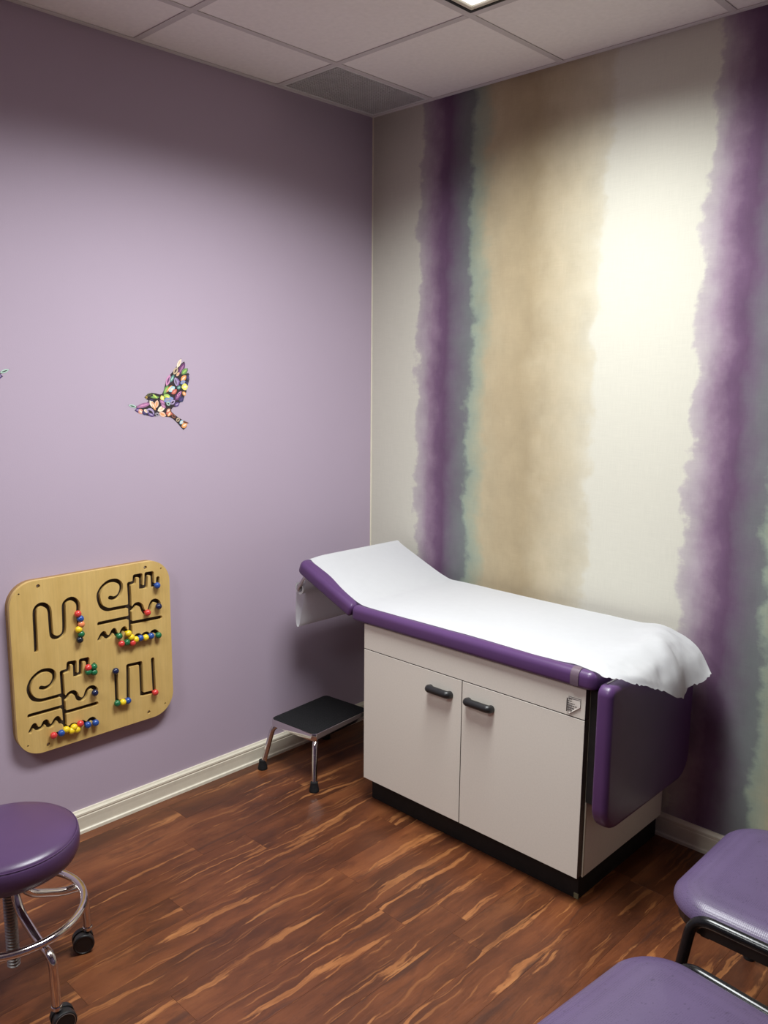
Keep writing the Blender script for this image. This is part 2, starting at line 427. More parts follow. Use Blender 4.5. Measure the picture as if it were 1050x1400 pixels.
# measured outlines in metres on the left wall: (y, z)
TOY_PATHS=[([(-1.614,.727),(-1.613,.791),(-1.612,.854),(-1.607,.871),(-1.596,.88),(-1.582,.88),(-1.569,.871),(-1.562,.856),(-1.561,.824),(-1.56,.78),(-1.557,.765),(-1.544,.756),(-1.528,.758),(-1.516,.773),(-1.513,.821),(-1.512,.859),(-1.506,.873),(-1.493,.88),(-1.48,.88),(-1.468,.871),(-1.461,.855),(-1.463,.823),(-1.461,.784),(-1.461,.728)],1),([(-1.343,.858),(-1.326,.853),(-1.309,.861),(-1.299,.88),(-1.299,.899),(-1.31,.912),(-1.326,.917),(-1.348,.915),(-1.371,.9),(-1.385,.878),(-1.384,.854),(-1.375,.831),(-1.353,.816),(-1.328,.814),(-1.272,.813)],1),([(-1.268,.895),(-1.267,.85),(-1.268,.797),(-1.268,.75),(-1.269,.7)],0),([(-1.268,.895),(-1.247,.896),(-1.244,.919),(-1.219,.919),(-1.221,.873),(-1.201,.872),(-1.197,.92),(-1.173,.919),(-1.173,.872),(-1.152,.871),(-1.15,.896)],0),([(-1.268,.797),(-1.258,.8),(-1.245,.813),(-1.232,.813),(-1.222,.804),(-1.216,.787),(-1.206,.775),(-1.192,.782),(-1.185,.799),(-1.176,.812),(-1.162,.813),(-1.15,.802),(-1.15,.788)],1),([(-1.388,.772),(-1.272,.771)],0),([(-1.268,.748),(-1.145,.745)],0),([(-1.39,.715),(-1.379,.731),(-1.371,.734),(-1.366,.722),(-1.355,.716),(-1.345,.722),(-1.338,.734),(-1.331,.736),(-1.324,.718),(-1.311,.712),(-1.301,.729),(-1.292,.735),(-1.285,.721),(-1.268,.717)],1),([(-1.269,.7),(-1.258,.688),(-1.244,.697),(-1.232,.693),(-1.227,.682),(-1.217,.694),(-1.203,.695),(-1.193,.683),(-1.182,.695),(-1.168,.696),(-1.155,.679)],1),([(-1.308,.68),(-1.26,.682)],0),([(-1.606,.595),(-1.591,.59),(-1.572,.596),(-1.56,.614),(-1.559,.633),(-1.568,.645),(-1.584,.651),(-1.606,.65),(-1.632,.633),(-1.646,.608),(-1.645,.585),(-1.633,.563),(-1.612,.551),(-1.59,.549),(-1.537,.549)],1),([(-1.532,.63),(-1.531,.531),(-1.53,.431)],0),([(-1.532,.63),(-1.509,.631),(-1.506,.656),(-1.484,.654),(-1.485,.607),(-1.465,.608),(-1.462,.655),(-1.437,.654),(-1.438,.604),(-1.415,.602),(-1.415,.629)],0),([(-1.531,.531),(-1.521,.534),(-1.511,.546),(-1.496,.549),(-1.485,.539),(-1.479,.522),(-1.466,.514),(-1.454,.52),(-1.445,.54),(-1.434,.548),(-1.421,.546),(-1.411,.534),(-1.415,.523)],1),([(-1.65,.508),(-1.534,.507)],0),([(-1.53,.483),(-1.412,.483)],0),([(-1.65,.451),(-1.64,.467),(-1.634,.47),(-1.627,.455),(-1.611,.455),(-1.601,.47),(-1.593,.47),(-1.588,.454),(-1.575,.452),(-1.563,.468),(-1.554,.471),(-1.545,.454),(-1.532,.448)],1),([(-1.53,.431),(-1.517,.424),(-1.504,.431),(-1.491,.426),(-1.481,.419),(-1.469,.431),(-1.458,.422),(-1.451,.42),(-1.44,.43),(-1.427,.43),(-1.419,.414)],1),([(-1.571,.414),(-1.531,.42)],0),([(-1.333,.583),(-1.334,.466),(-1.289,.462),(-1.285,.591),(-1.234,.589),(-1.234,.466),(-1.182,.463),(-1.184,.591)],0)]
TOY_BEADS=[(-1.469,.827,'red'),(-1.461,.808,'blue'),(-1.459,.788,'orange'),(-1.469,.771,'yellow'),(-1.461,.753,'green'),(-1.467,.734,'black'),(-1.161,.872,'blue'),(-1.158,.792,'navy'),(-1.204,.777,'red'),(-1.32,.714,'green'),(-1.284,.716,'yellow'),(-1.273,.699,'yellow'),(-1.256,.687,'yellow'),(-1.237,.688,'blue'),(-1.216,.685,'yellow'),(-1.194,.686,'blue'),(-1.163,.682,'green'),(-1.313,.684,'red'),(-1.291,.684,'green'),(-1.269,.677,'red'),(-1.442,.627,'red'),(-1.421,.625,'green'),(-1.421,.605,'green'),(-1.442,.611,'green'),(-1.422,.529,'navy'),(-1.481,.432,'red'),(-1.454,.419,'blue'),(-1.425,.418,'blue'),(-1.532,.426,'yellow'),(-1.514,.416,'yellow'),(-1.494,.414,'yellow'),(-1.504,.426,'yellow'),(-1.577,.419,'red'),(-1.55,.419,'blue'),(-1.34,.588,'navy'),(-1.339,.466,'green'),(-1.317,.464,'yellow'),(-1.297,.464,'blue'),(-1.185,.464,'red')]
TOY_SCREWS=[(-1.595,.945,1),(-1.66,.929,0),(-1.2,.944,1),(-1.136,.931,0),(-1.592,.387,1),(-1.661,.404,0),(-1.208,.39,1),(-1.138,.405,0)]
BIRD_OUTLINE=[(-1.223,1.533),(-1.209,1.53),(-1.195,1.527),(-1.175,1.531),(-1.151,1.538),(-1.139,1.545),(-1.149,1.551),(-1.157,1.558),(-1.15,1.565),(-1.142,1.571),(-1.128,1.574),(-1.112,1.572),(-1.096,1.568),(-1.085,1.569),(-1.078,1.581),(-1.072,1.599),(-1.068,1.615),(-1.062,1.629),(-1.049,1.639),(-1.037,1.65),(-1.029,1.66),(-1.018,1.671),(-1.009,1.688),(-1.0,1.7),(-.999,1.693),(-1.003,1.678),(-.995,1.683),(-.987,1.688),(-.984,1.679),(-.987,1.667),(-.99,1.656),(-.981,1.661),(-.973,1.664),(-.973,1.655),(-.979,1.642),(-.972,1.647),(-.966,1.64),(-.971,1.633),(-.967,1.623),(-.973,1.606),(-.976,1.596),(-.982,1.584),(-.981,1.576),(-.99,1.567),(-.992,1.554),(-1.002,1.542),(-1.011,1.536),(-1.023,1.528),(-1.029,1.521),(-1.04,1.521),(-1.049,1.512),(-1.048,1.504),(-1.03,1.489),(-1.008,1.475),(-.988,1.466),(-.974,1.46),(-.985,1.457),(-.984,1.446),(-.999,1.435),(-1.009,1.444),(-1.025,1.462),(-1.042,1.477),(-1.055,1.484),(-1.08,1.487),(-1.099,1.492),(-1.113,1.489),(-1.134,1.489),(-1.153,1.494),(-1.171,1.5),(-1.187,1.505),(-1.198,1.512),(-1.189,1.52),(-1.209,1.523)]
BIRD_PETALS=[(-1.219,1.531,-1.191,1.524,.0071,'mint'),(-1.189,1.524,-1.135,1.536,.011,'mauve'),(-1.194,1.514,-1.177,1.513,.0104,'violet'),(-1.182,1.515,-1.167,1.502,.0123,'coral'),(-1.168,1.506,-1.15,1.5,.0115,'navy'),(-1.16,1.514,-1.145,1.504,.0082,'cream'),(-1.149,1.514,-1.121,1.498,.0165,'lilac'),(-1.145,1.502,-1.121,1.491,.011,'violet'),(-1.115,1.499,-1.1,1.492,.0093,'grey'),(-1.135,1.547,-1.12,1.52,.011,'cream'),(-1.105,1.546,-1.113,1.52,.0115,'peach'),(-1.076,1.522,-1.104,1.509,.0126,'cream'),(-1.073,1.49,-1.099,1.501,.0121,'peach'),(-1.127,1.54,-1.115,1.513,.0082,'orange'),(-1.089,1.532,-1.073,1.519,.0093,'mauve'),(-1.153,1.558,-1.145,1.559,.006,'gold'),(-1.146,1.564,-1.128,1.57,.0071,'olive'),(-1.132,1.559,-1.099,1.558,.0066,'green'),(-1.123,1.568,-1.105,1.554,.0055,'lime'),(-1.137,1.549,-1.121,1.547,.0049,'navy'),(-1.088,1.563,-1.081,1.546,.011,'yellow'),(-1.077,1.565,-1.05,1.554,.0121,'lime'),(-1.077,1.57,-1.059,1.599,.0104,'green'),(-1.066,1.577,-1.043,1.599,.0071,'orange'),(-1.055,1.579,-1.032,1.594,.0132,'sky'),(-1.078,1.544,-1.04,1.553,.0137,'blue'),(-1.094,1.546,-1.076,1.534,.0099,'mauve'),(-1.067,1.539,-1.054,1.529,.0099,'mint'),(-1.065,1.601,-1.05,1.637,.0121,'pink'),(-1.05,1.613,-1.033,1.637,.0093,'teal'),(-1.044,1.57,-1.024,1.584,.011,'red'),(-1.031,1.611,-1.011,1.615,.0192,'purple'),(-1.023,1.599,-1.028,1.628,.0099,'lilac'),(-1.021,1.589,-1.006,1.596,.0093,'teal'),(-1.003,1.618,-.982,1.635,.0121,'orange'),(-1.006,1.608,-.986,1.615,.0099,'blue'),(-1.001,1.594,-.976,1.596,.017,'yellow'),(-.998,1.576,-.986,1.564,.0093,'orange'),(-.979,1.629,-.968,1.629,.0137,'navy'),(-.982,1.608,-.974,1.611,.0093,'navy'),(-1.033,1.642,-1.018,1.664,.0121,'tan'),(-1.018,1.666,-1.001,1.695,.0093,'cream'),(-1.013,1.642,-.986,1.681,.0143,'plum'),(-.999,1.642,-.976,1.661,.0126,'green'),(-1.022,1.635,-1.01,1.647,.0066,'peach'),(-1.031,1.548,-1.007,1.569,.0148,'plum'),(-1.014,1.543,-.996,1.554,.0137,'navy'),(-1.034,1.526,-1.014,1.535,.011,'violet'),(-1.051,1.533,-1.033,1.545,.011,'lilac'),(-1.022,1.562,-1.004,1.577,.0066,'pink'),(-1.068,1.502,-1.054,1.514,.0093,'coral'),(-1.071,1.498,-1.046,1.497,.0099,'red'),(-1.064,1.488,-1.052,1.504,.0082,'orange'),(-1.047,1.494,-1.033,1.482,.0088,'brown'),(-1.028,1.469,-1.016,1.479,.0099,'tan'),(-1.014,1.459,-.999,1.469,.0099,'sky'),(-1.006,1.447,-.984,1.458,.0137,'orange'),(-1.002,1.466,-.979,1.46,.0044,'brown')]

# ================================================================== ceiling fixtures
def troffer(name, x0, x1, y0, y1, label, power=1.0):
    """recessed lamp between two tee bars: dark reveal, frame, glowing prismatic lens, and its light"""
    cx, cy = (x0 + x1) / 2, (y0 + y1) / 2
    t = thing(name, (cx, cy, RH), label, 'ceiling light', 'recessed ceiling lights')
    hx, hy = (x1 - x0) / 2 - .0125, abs(y1 - y0) / 2 - .0125
    bm = bmesh.new()
    for a, b, z0, z1 in ((0, .010, -.001, .09),):
        box(bm, (cx - hx, cy - hy, RH + z0), (cx - hx + b, cy + hy, RH + z1)); box(bm, (cx + hx - b, cy - hy, RH + z0), (cx + hx, cy + hy, RH + z1))
        box(bm, (cx - hx + b, cy - hy, RH + z0), (cx + hx - b, cy - hy + b, RH + z1)); box(bm, (cx - hx + b, cy + hy - b, RH + z0), (cx + hx - b, cy + hy, RH + z1))
    box(bm, (cx - hx, cy - hy, RH + .09), (cx + hx, cy + hy, RH + .095))
    put('housing', bm, M_BLACK, t)
    bm = bmesh.new(); b0, b1 = .012, .026
    for s in (-1, 1):
        box(bm, (cx + s * (hx - b0) if s < 0 else cx + hx - b1, cy - hy + b0, RH - .001), (cx - hx + b1 if s < 0 else cx + hx - b0, cy + hy - b0, RH + .012), .002)
        box(bm, (cx - hx + b1, cy - hy + b0 if s < 0 else cy + hy - b1, RH - .001), (cx + hx - b1, cy - hy + b1 if s < 0 else cy + hy - b0, RH + .012), .002)
    put('door_frame', bm, M_TRIM, t)
    put('lens', nbox((cx - hx + b1, cy - hy + b1, RH + .006), (cx + hx - b1, cy + hy - b1, RH + .010)), M_LENS, t)
    ld = bpy.data.lights.new('lamp', 'AREA'); ld.shape = 'RECTANGLE'; ld.size = 2 * hx - .08; ld.size_y = 2 * hy - .08
    ld.energy = LAMP_W * power; ld.spread = R(LAMP_SPREAD); ld.color = (.965, 1.0, 1.0)
    lo = bpy.data.objects.new('lamp', ld); COL.objects.link(lo); lo.parent = t; lo.location = (0, 0, .003)
M_LENS = emis('prismatic_lens', (1, 1, .99), LENS_GLOW)
troffer('ceiling_light', XS[2], XS[3], YS[1], YS[3], 'white recessed ceiling light nearest the mural wall, its corner showing at the top')
troffer('ceiling_light', XS[2], XS[3], YS[5], YS[7], 'white recessed ceiling light farther from the mural wall, near the viewer', .6)
# return-air grille in the corner cell
vt = thing('air_vent', (.17, -.265, RH), 'grey egg-crate return air grille set in the ceiling corner', 'vent')
X0, X1, Y0, Y1 = .0205, .3345, -.0205, -.5255
bm = bmesh.new()
for lo, hi in (((X0, Y1, RH - .001), (X0 + .008, Y0, RH + .012)), ((X1 - .008, Y1, RH - .001), (X1, Y0, RH + .012)), ((X0 + .008, Y0 - .008, RH - .001), (X1 - .008, Y0, RH + .012)), ((X0 + .008, Y1, RH - .001), (X1 - .008, Y1 + .008, RH + .012))):
    box(bm, lo, hi, .0008)
put('vent_frame', bm, M_GRILLE, vt)
bm = bmesh.new(); s = .0125
n = int((X1 - X0 - .016) / s)
for q in range(1, n + 1): box(bm, (X0 + .008 + q * s - .0009, Y1 + .008, RH), (X0 + .008 + q * s + .0009, Y0 - .008, RH + .011))
n = int((Y0 - Y1 - .016) / s)
for q in range(1, n + 1): box(bm, (X0 + .008, Y1 + .008 + q * s - .0009, RH), (X1 - .008, Y1 + .008 + q * s + .0009, RH + .011))
put('egg_crate', bm, M_GRILLE, vt)['kind'] = 'stuff'

# ================================================================== examination table
tb = thing('exam_table', (1.03, -.32, 0), 'greige laminate examination table with purple padded top and folded-down foot flap', 'exam table')
FX0, FX1, FY, DT = .567, 1.511, -.600, .030
put('cabinet_body', nbox((.558, FY + DT + .0015, .096), (1.515, -.035, .722), .001), M_LAM, tb)
# dark reveal strip behind the doors, then the light front edge of the side panel
put('face_backing', nbox((FX0 + .004, FY + DT - .004, .100), (FX1 - .003, FY + DT + .003, .720)), M_EDGE, tb)
put('side_edge_strip', nbox((1.5115, FY + DT - .0045, .098), (1.5165, FY + DT + .0035, .722), .0008), M_EDGEL, tb)
put('toe_kick', nbox((.568, -.553, 0), (1.492, -.022, .097), .001), M_KICK, tb)
put('kick_chip', nbox((1.477, -.5545, .001), (1.4935, -.5495, .020), .001), mat('chipped_edge', (.17, .155, .085), .8, vary=(200, .4)), tb, label='chipped corner of the black kick')
def front(name, x0, x1, z0, z1):
    bm = bmesh.new(); box(bm, (x0, FY, z0), (x1, FY + DT - .005, z1), .0008)
    o = put(name, bm, [M_LAM, M_EDGE], tb)
    for p in o.data.polygons:
        if abs(p.normal.y) < .5: p.material_index = 1
    return o
front('front_rail', FX0, FX1, .6245, .722)
SX = 1.0405
for x0, x1, hx0, hx1 in ((FX0, SX - .0015, .892, 1.000), (SX + .0015, FX1, 1.062, 1.176)):
    d = front('cabinet_door', x0, x1, .102, .6215)
    bm = bmesh.new(); z = .562
    pth = fillet([(hx0 + .010, FY + .001, z - .004), (hx0 + .010, FY - .019, z), (hx1 - .010, FY - .019, z), (hx1 - .010, FY + .001, z - .004)], .016, 6)
    tube(bm, pth, .0135, 16, flat=.95, up=(0, 0, 1)); put('handle', bm, M_BLACK, d, True, 'black moulded bow handle')
# sticker with a peeled corner on the rail
lb = bmesh.new()
Q = [(1.449, .6805), (1.4525, .6865), (1.4955, .6890), (1.4955, .6610), (1.460, .6330), (1.449, .6360)]
vs = [lb.verts.new((x, FY - .0006 - (.004 if i in (3, 4) else 0), z)) for i, (x, z) in enumerate(Q)]
lb.faces.new(vs)
st = put('sticker', lb, mat('sticker_paper', (.70, .655, .59), .6, vary=(40, .04)), tb, label='small printed label with a peeling corner')
lb = bmesh.new(); random.seed(3)
def dash(x0, x1, z, h): box(lb, (x0, FY - .0018 - .004 * min(1, max(0, (.672 - z) / .03)), z), (x1, FY - .0009, z + h))
dash(1.4530, 1.4950, .6850, .0012); dash(1.4493, 1.4502, .638, .042); dash(1.4945, 1.4953, .664, .020)
dash(1.4535, 1.4925, .6770, .0050)
for z, x1, h in ((.6705, 1.492, .0028), (.6640, 1.490, .0024), (.6575, 1.486, .0026), (.6505, 1.477, .0024), (.6435, 1.468, .0022)):
    x = 1.4525
    while x < x1 - .003:
        ww = random.uniform(.003, .009); dash(x, min(x + ww, x1), z, h); x += ww + .0018
put('print', lb, mat('print_grey', (.12, .105, .10), .7, vary=(300, .2)), st)
# padded top: flat section, raised head section, hanging foot flap
bm = bmesh.new(); cushion(bm, (1.548 - .503) / 2, .2925, .03, padprof(.056, .021, .004), Matrix.Translation(((1.548 + .503) / 2, -.3255, .726)))
put('seat_pad', bm, M_VPAD, tb, True, sharp=60)
ang = R(22.5); HL = .338
hp = Matrix(((-math.cos(ang), 0, math.sin(ang), .498 + .0), (0, 1, 0, 0), (math.sin(ang), 0, math.cos(ang), .733), (0, 0, 0, 1)))
hp = hp @ Matrix.Translation((HL / 2, -.3255, 0))
bm = bmesh.new(); cushion(bm, HL / 2, .2925, [.035, .012, .012, .035], padprof(.054, .021, .003), hp)
put('head_pad', bm, M_VPAD, tb, True, sharp=60)
fm = Matrix(((0, 0, 1, 1.560), (0, 1, 0, -.3375), (-1, 0, 0, .5235), (0, 0, 0, 1)))     # local x runs down
bm = bmesh.new(); cushion(bm, .2325, .290, [.085, .03, .03, .085], padprof(.050, .020, .003), fm, 8)
put('foot_flap', bm, M_VPAD, tb, True, sharp=60)
put('hinge_plate', nbox((1.518, -.585, .355), (1.556, -.06, .722), .002), M_KICK, tb)
put('hinge_bar', nbox((1.552, -.592, .722), (1.5745, -.05, .746), .001), M_KICK, tb)
bm = bmesh.new(); box(bm, (1.5745, -.595, .744), (1.578, -.055, .7585), .0006)
hg = put('hinge_leaf', bm, M_STEEL, tb, label='thin steel hinge leaf')
bm = bmesh.new()
for q in range(12): box(bm, (1.5779, -.57 + q * .04, .7475), (1.5786, -.545 + q * .04, .7505))
put('hinge_slot', bm, M_KICK, hg)
tp = bmesh.new()
tape = [(-.6195, .733), (-.6203, .742), (-.6203, .762), (-.6182, .7715), (-.6120, .7795), (-.6040, .7832), (-.5900, .7845)]
for (y0, z0), (y1, z1) in zip(tape, tape[1:]):
    tp.faces.new([tp.verts.new(p) for p in ((1.466, y0, z0), (1.494, y0, z0), (1.494, y1, z1), (1.466, y1, z1))])
bmesh.ops.remove_doubles(tp, verts=tp.verts, dist=1e-5); bmesh.ops.recalc_face_normals(tp, faces=tp.faces)
put('tape_patch', tp, mat('tape_grey', (.125, .085, .115), .4, vary=(60, .1)), tb, True, 'greyish tape patch on the pad edge')
# bracket arms that carry the paper roll
for y in (-.592, -.044):
    bm = bmesh.new(); tube(bm, [(.246, y, .838), (.214, y, .835), (.176, y, .788), (.172, y, .772)], .0075, 8, flat=.45, up=(1, 0, 0)); put('roll_bracket', bm, M_STEEL, tb)
bm = bmesh.new(); tube(bm, [(.1725, -.595, .781), (.1725, -.041, .781)], .006, 12); put('roll_rod', bm, M_STEEL, tb, True)

# ------------------------------------------------------------------ paper: roll, hanging loop, sheet
pp = thing('exam_paper', (.9, -.33, .786), 'long white paper sheet spread over the purple table pad, crumpled at its torn end', 'paper')
bm = bmesh.new()
lathe(bm, [(.0175, -.584), (.0255, -.584), (.0255, -.058), (.0175, -.058), (.0175, -.584)], (.1725, 0, .781), 28, 'Y')
put('paper_roll', bm, M_PAPER, pp, True, sharp=50)
ca, sa = math.cos(ang), math.sin(ang)
def hd(s, h): return (.498 - ca * s + sa * h, .733 + sa * s + ca * h)
prof = [(.1465, .783), (.1425, .740), (.1385, .690), (.1385, .640), (.146, .612), (.160, .620), (.172, .668), (.190, .730), (.2015, .782), (.196, .836), (.176, .882), hd(.325, .0625), hd(.29, .0625), hd(.20, .0620), hd(.11, .0620), hd(.045, .0635), (.535, .7945), (.585, .7925), (.70, .7915), (.90, .7915), (1.10, .7915), (1.28, .7915), (1.40, .792)]
rows = []
for i, (x, z) in enumerate(prof):
    yf = -.576 if i < 10 else -.572
    if i >= 12: yf = [-.571, -.566, -.578, -.583, -.590, -.592, -.590, -.592, -.589, -.592, -.592][i - 12]
    rows.append([(x + (.004 * math.sin(v * 5) if i in (3, 4) else 0), yf + (-.056 - yf) * v, z + .0010 * math.sin(9 * v + i * 1.7) * (i > 15) - (.0075 * max(0, 1 - v * 6) ** 1.5 if i > 10 else 0)) for v in [q / 8 for q in range(9)]])
rows += [
 [(1.47, -.592, .7872), (1.475, -.53, .791), (1.475, -.46, .793), (1.475, -.39, .794), (1.475, -.325, .795), (1.475, -.26, .794), (1.475, -.195, .798), (1.475, -.13, .803), (1.475, -.058, .800)],
 [(1.520, -.598, .7860), (1.535, -.535, .789), (1.545, -.465, .790), (1.545, -.40, .793), (1.545, -.335, .799), (1.540, -.27, .806), (1.535, -.205, .811), (1.535, -.14, .802), (1.535, -.064, .792)],
 [(1.548, -.604, .7845), (1.572, -.550, .783), (1.592, -.485, .780), (1.606, -.42, .777), (1.610, -.355, .773), (1.604, -.285, .795), (1.590, -.225, .793), (1.598, -.155, .776), (1.603, -.078, .770)],
 [(1.562, -.607, .779), (1.590, -.565, .776), (1.622, -.510, .766), (1.637, -.455, .751), (1.642, -.385, .731), (1.655, -.300, .731), (1.640, -.235, .746), (1.645, -.165, .738), (1.650, -.098, .734)],
 [(1.572, -.610, .777), (1.605, -.572, .768), (1.632, -.525, .747), (1.650, -.470, .727), (1.660, -.405, .700), (1.672, -.300, .652), (1.664, -.232, .668), (1.680, -.165, .672), (1.690, -.122, .693)]]
# resample to a fine grid
cols = []
nu, nv = 7, 7
r2 = [catmull(r, nv) for r in rows]
grid = [catmull([r2[i][j] for i in range(len(r2))], nu) for j in range(len(r2[0]))]
nj, ni = len(grid), len(grid[0])
from mathutils import noise as mn
iend = (len(prof)) * nu
for j in range(nj):
    for i in range(ni):
        p = grid[j][i]; q = Vector((p.x * 9, p.y * 9, 1.3))
        wgt = min(1, max(0, (p.x - 1.42) / .12))
        if p.x > .5: p.z += .0008 * mn.noise(Vector((p.x * 14, p.y * 5, 0)))
        if wgt:
            f = 1 - abs(mn.noise(Vector((p.x * 9, p.y * 8, p.z * 6)))) * 2
            g2 = 1 - abs(mn.noise(Vector((p.x * 26 + 5, p.y * 30, p.z * 12)))) * 2
            d = wgt * (.0060 * f + .0016 * g2)
            p.z += max(-.001, d * .7); p.x += d * .5
    e = grid[j][-1]; jag = .006 * mn.noise(Vector((j * .9, 2, 0))) + .004 * mn.noise(Vector((j * 2.3, 7, 0)))
    e.z += jag; e.x += jag * -.3
bm = bmesh.new()
V = [[bm.verts.new(grid[j][i]) for i in range(ni)] for j in range(nj)]
for j in range(nj - 1):
    for i in range(ni - 1): bm.faces.new((V[j][i], V[j][i + 1], V[j + 1][i + 1], V[j + 1][i]))
bmesh.ops.recalc_face_normals(bm, faces=bm.faces)
put('paper_sheet', bm, M_PAPER, pp, True, sharp=70)

# ================================================================== step stool
ss = thing('step_stool', (.204, -.5, 0), 'low chrome step stool with black ribbed rubber top beside the exam table', 'step stool')
Z = .222; ra = R(5); SM = Matrix.Translation((.204, -.5, 0)) @ Matrix.Rotation(ra, 4, 'Z')
bm = bmesh.new(); cushion(bm, .129, .171, .022, [(.004, Z - .030), (.001, Z - .030), (0, Z - .029), (0, Z - .003), (.0012, Z - .0008), (.003, Z - .0003), (.006, Z - .0003)], SM, 6)
put('top_band', bm, M_CHROME, ss, True, sharp=40)
bm = bmesh.new(); cushion(bm, .1245, .1665, .019, [(0, Z - .002), (0, Z + .0015), (.001, Z + .0022), (.02, Z + .0022)], SM, 6)
for q in range(-14, 15): box(bm, (-.118, q * .0112 - .0012, Z + .0018), (.118, q * .0112 + .0012, Z + .0028), 0, 1, SM)
put('rubber_tread', bm, M_RUBBER, ss)
for sx in (-1, 1):
    for sy in (-1, 1):
        P = fillet([SM @ Vector(p) for p in ((sx * .095, sy * .125, Z - .026), (sx * .122, sy * .160, Z - .040), (sx * .150, sy * .196, .016))], .06, 8)
        bm = bmesh.new(); tube(bm, P, .0115, 14); lg = put('leg', bm, M_CHROME, ss, True)
        b = SM @ Vector((sx * .150, sy * .196, 0)); bm = bmesh.new()
        lathe(bm, [(0, 0), (.0195, 0), (.0205, .003), (.0195, .010), (.0155, .028), (.0150, .040), (.0118, .042), (0, .042)], b, 18)
        put('rubber_foot', bm, M_RUBBER, lg, True)

# ================================================================== rolling stool
sc = Vector((.621, -1.969, 0))
rs = thing('rolling_stool', sc, 'round purple vinyl stool on a chrome four-leg base with foot ring and casters', 'stool')
bm = bmesh.new()
lathe(bm, [(0, .374), (.143, .374), (.163, .377), (.174, .386), (.181, .402), (.1830, .424), (.1815, .440), (.1785, .446), (.177, .4465), (.177, .448), (.1725, .4535), (.158, .460), (.13, .467), (.07, .471), (0, .472)], sc, 64)
se = put('seat', bm, M_VSTOOL, rs, True, sharp=55)
bm = bmesh.new(); tube(bm, [sc + Vector((.1782 * math.cos(a), .1782 * math.sin(a), .4472)) for a in [2 * math.pi * q / 72 for q in range(72)]], .0016, 6, closed=True)
put('piping', bm, M_VSTOOL, se, True)
bm = bmesh.new(); lathe(bm, [(0, .350), (.042, .350), (.046, .353), (.048, .372), (.060, .373), (.060, .3750), (0, .3750)], sc, 36); put('seat_plate', bm, M_CHROME, rs, True)
pr = [(0, .075), (.0125, .075)]
z = .076
while z < .352: pr += [(.0122, z), (.0170, z + .003), (.0170, z + .0042), (.0122, z + .0072)]; z += .0088
pr += [(0, .365)]
bm = bmesh.new(); lathe(bm, pr, sc, 20); put('threaded_post', bm, mat('dark_steel_thread', (.30, .28, .27), .42, 1.0, vary=(60, .1)), rs)
bm = bmesh.new(); lathe(bm, [(.0165, .318), (.025, .318), (.027, .321), (.027, .346), (.025, .3495), (.0165, .3495)], sc, 28); put('hub', bm, M_CHROME, rs, True)
bm = bmesh.new(); tube(bm, [sc + Vector((.185 * math.cos(a), .185 * math.sin(a), .2345)) for a in [2 * math.pi * q / 72 for q in range(72)]], .0105, 14, closed=True)
put('foot_ring', bm, M_CHROME, rs, True)
LA = [4.5 + 90 * q for q in range(4)]
for a in LA:
    d = Vector((math.cos(R(a)), math.sin(R(a)), 0)); u = Vector((0, 0, 1)); sd = Vector((-d.y, d.x, 0))
    bm = bmesh.new()
    tube(bm, fillet([sc + d * .022 + u * .340, sc + d * .046 + u * .262, sc + d * .150 + u * .2135, sc + d * .211 + u * .203, sc + d * .217 + u * .070], .045, 8), .0115, 14)
    put('leg', bm, M_CHROME, rs, True)
    cp = sc + d * .217
    wd = Vector((math.cos(R(a - 105)), math.sin(R(a - 105)), 0)) if a < 60 else Vector((math.cos(R(a - 25)), math.sin(R(a - 25)), 0))   # trail direction
    ax = Vector((-wd.y, wd.x, 0)); wc = cp - wd * .014 + u * .0295
    RM = Matrix((( wd.x, ax.x, 0, wc.x), (wd.y, ax.y, 0, wc.y), (0, 0, 1, wc.z), (0, 0, 0, 1)))
    bm = bmesh.new(); lathe(bm, [(.0135, .0635), (.0138, .072), (.0122, .074), (.0120, .0635)], cp, 18); 
    ct = put('caster', bm, M_CHROME, rs, True)
    bm = bmesh.new(); tube(bm, [cp + u * .072, cp + u * .046], .006, 10)
    # hood over the two wheels
    n0 = len(bm.verts); lathe(bm, [(0, -.0045), (.0265, -.0045), (.0265, .0045), (0, .0045)], (0, 0, 0), 24, 'Y')
    bm.verts.ensure_lookup_table(); bmesh.ops.transform(bm, matrix=RM, verts=bm.verts[n0:])
    put('fork', bm, M_BLACK, ct, True)
    for s in (-1, 1):
        bm = bmesh.new()
        lathe(bm, [(0, s * .0050), (.0290, s * .0050), (.0294, s * .0065), (.0294, s * .0190), (.0275, s * .0212), (.0248, s * .0218), (.0238, s * .0206), (.010, s * .0210), (0, s * .0210)], (0, 0, 0), 28, 'Y')
        bmesh.ops.transform(bm, matrix=RM, verts=bm.verts)
        put('wheel', bm, M_BLACK, ct, True)
    bm = bmesh.new(); tube(bm, [RM @ Vector((.0243 * math.cos(t), .0214, .0243 * math.sin(t))) for t in [2 * math.pi * q / 28 for q in range(28)]], .0008, 6, closed=True)
    if a < 100: put('wheel_ring', bm, M_STEEL, ct, True)
    else: bm.free()

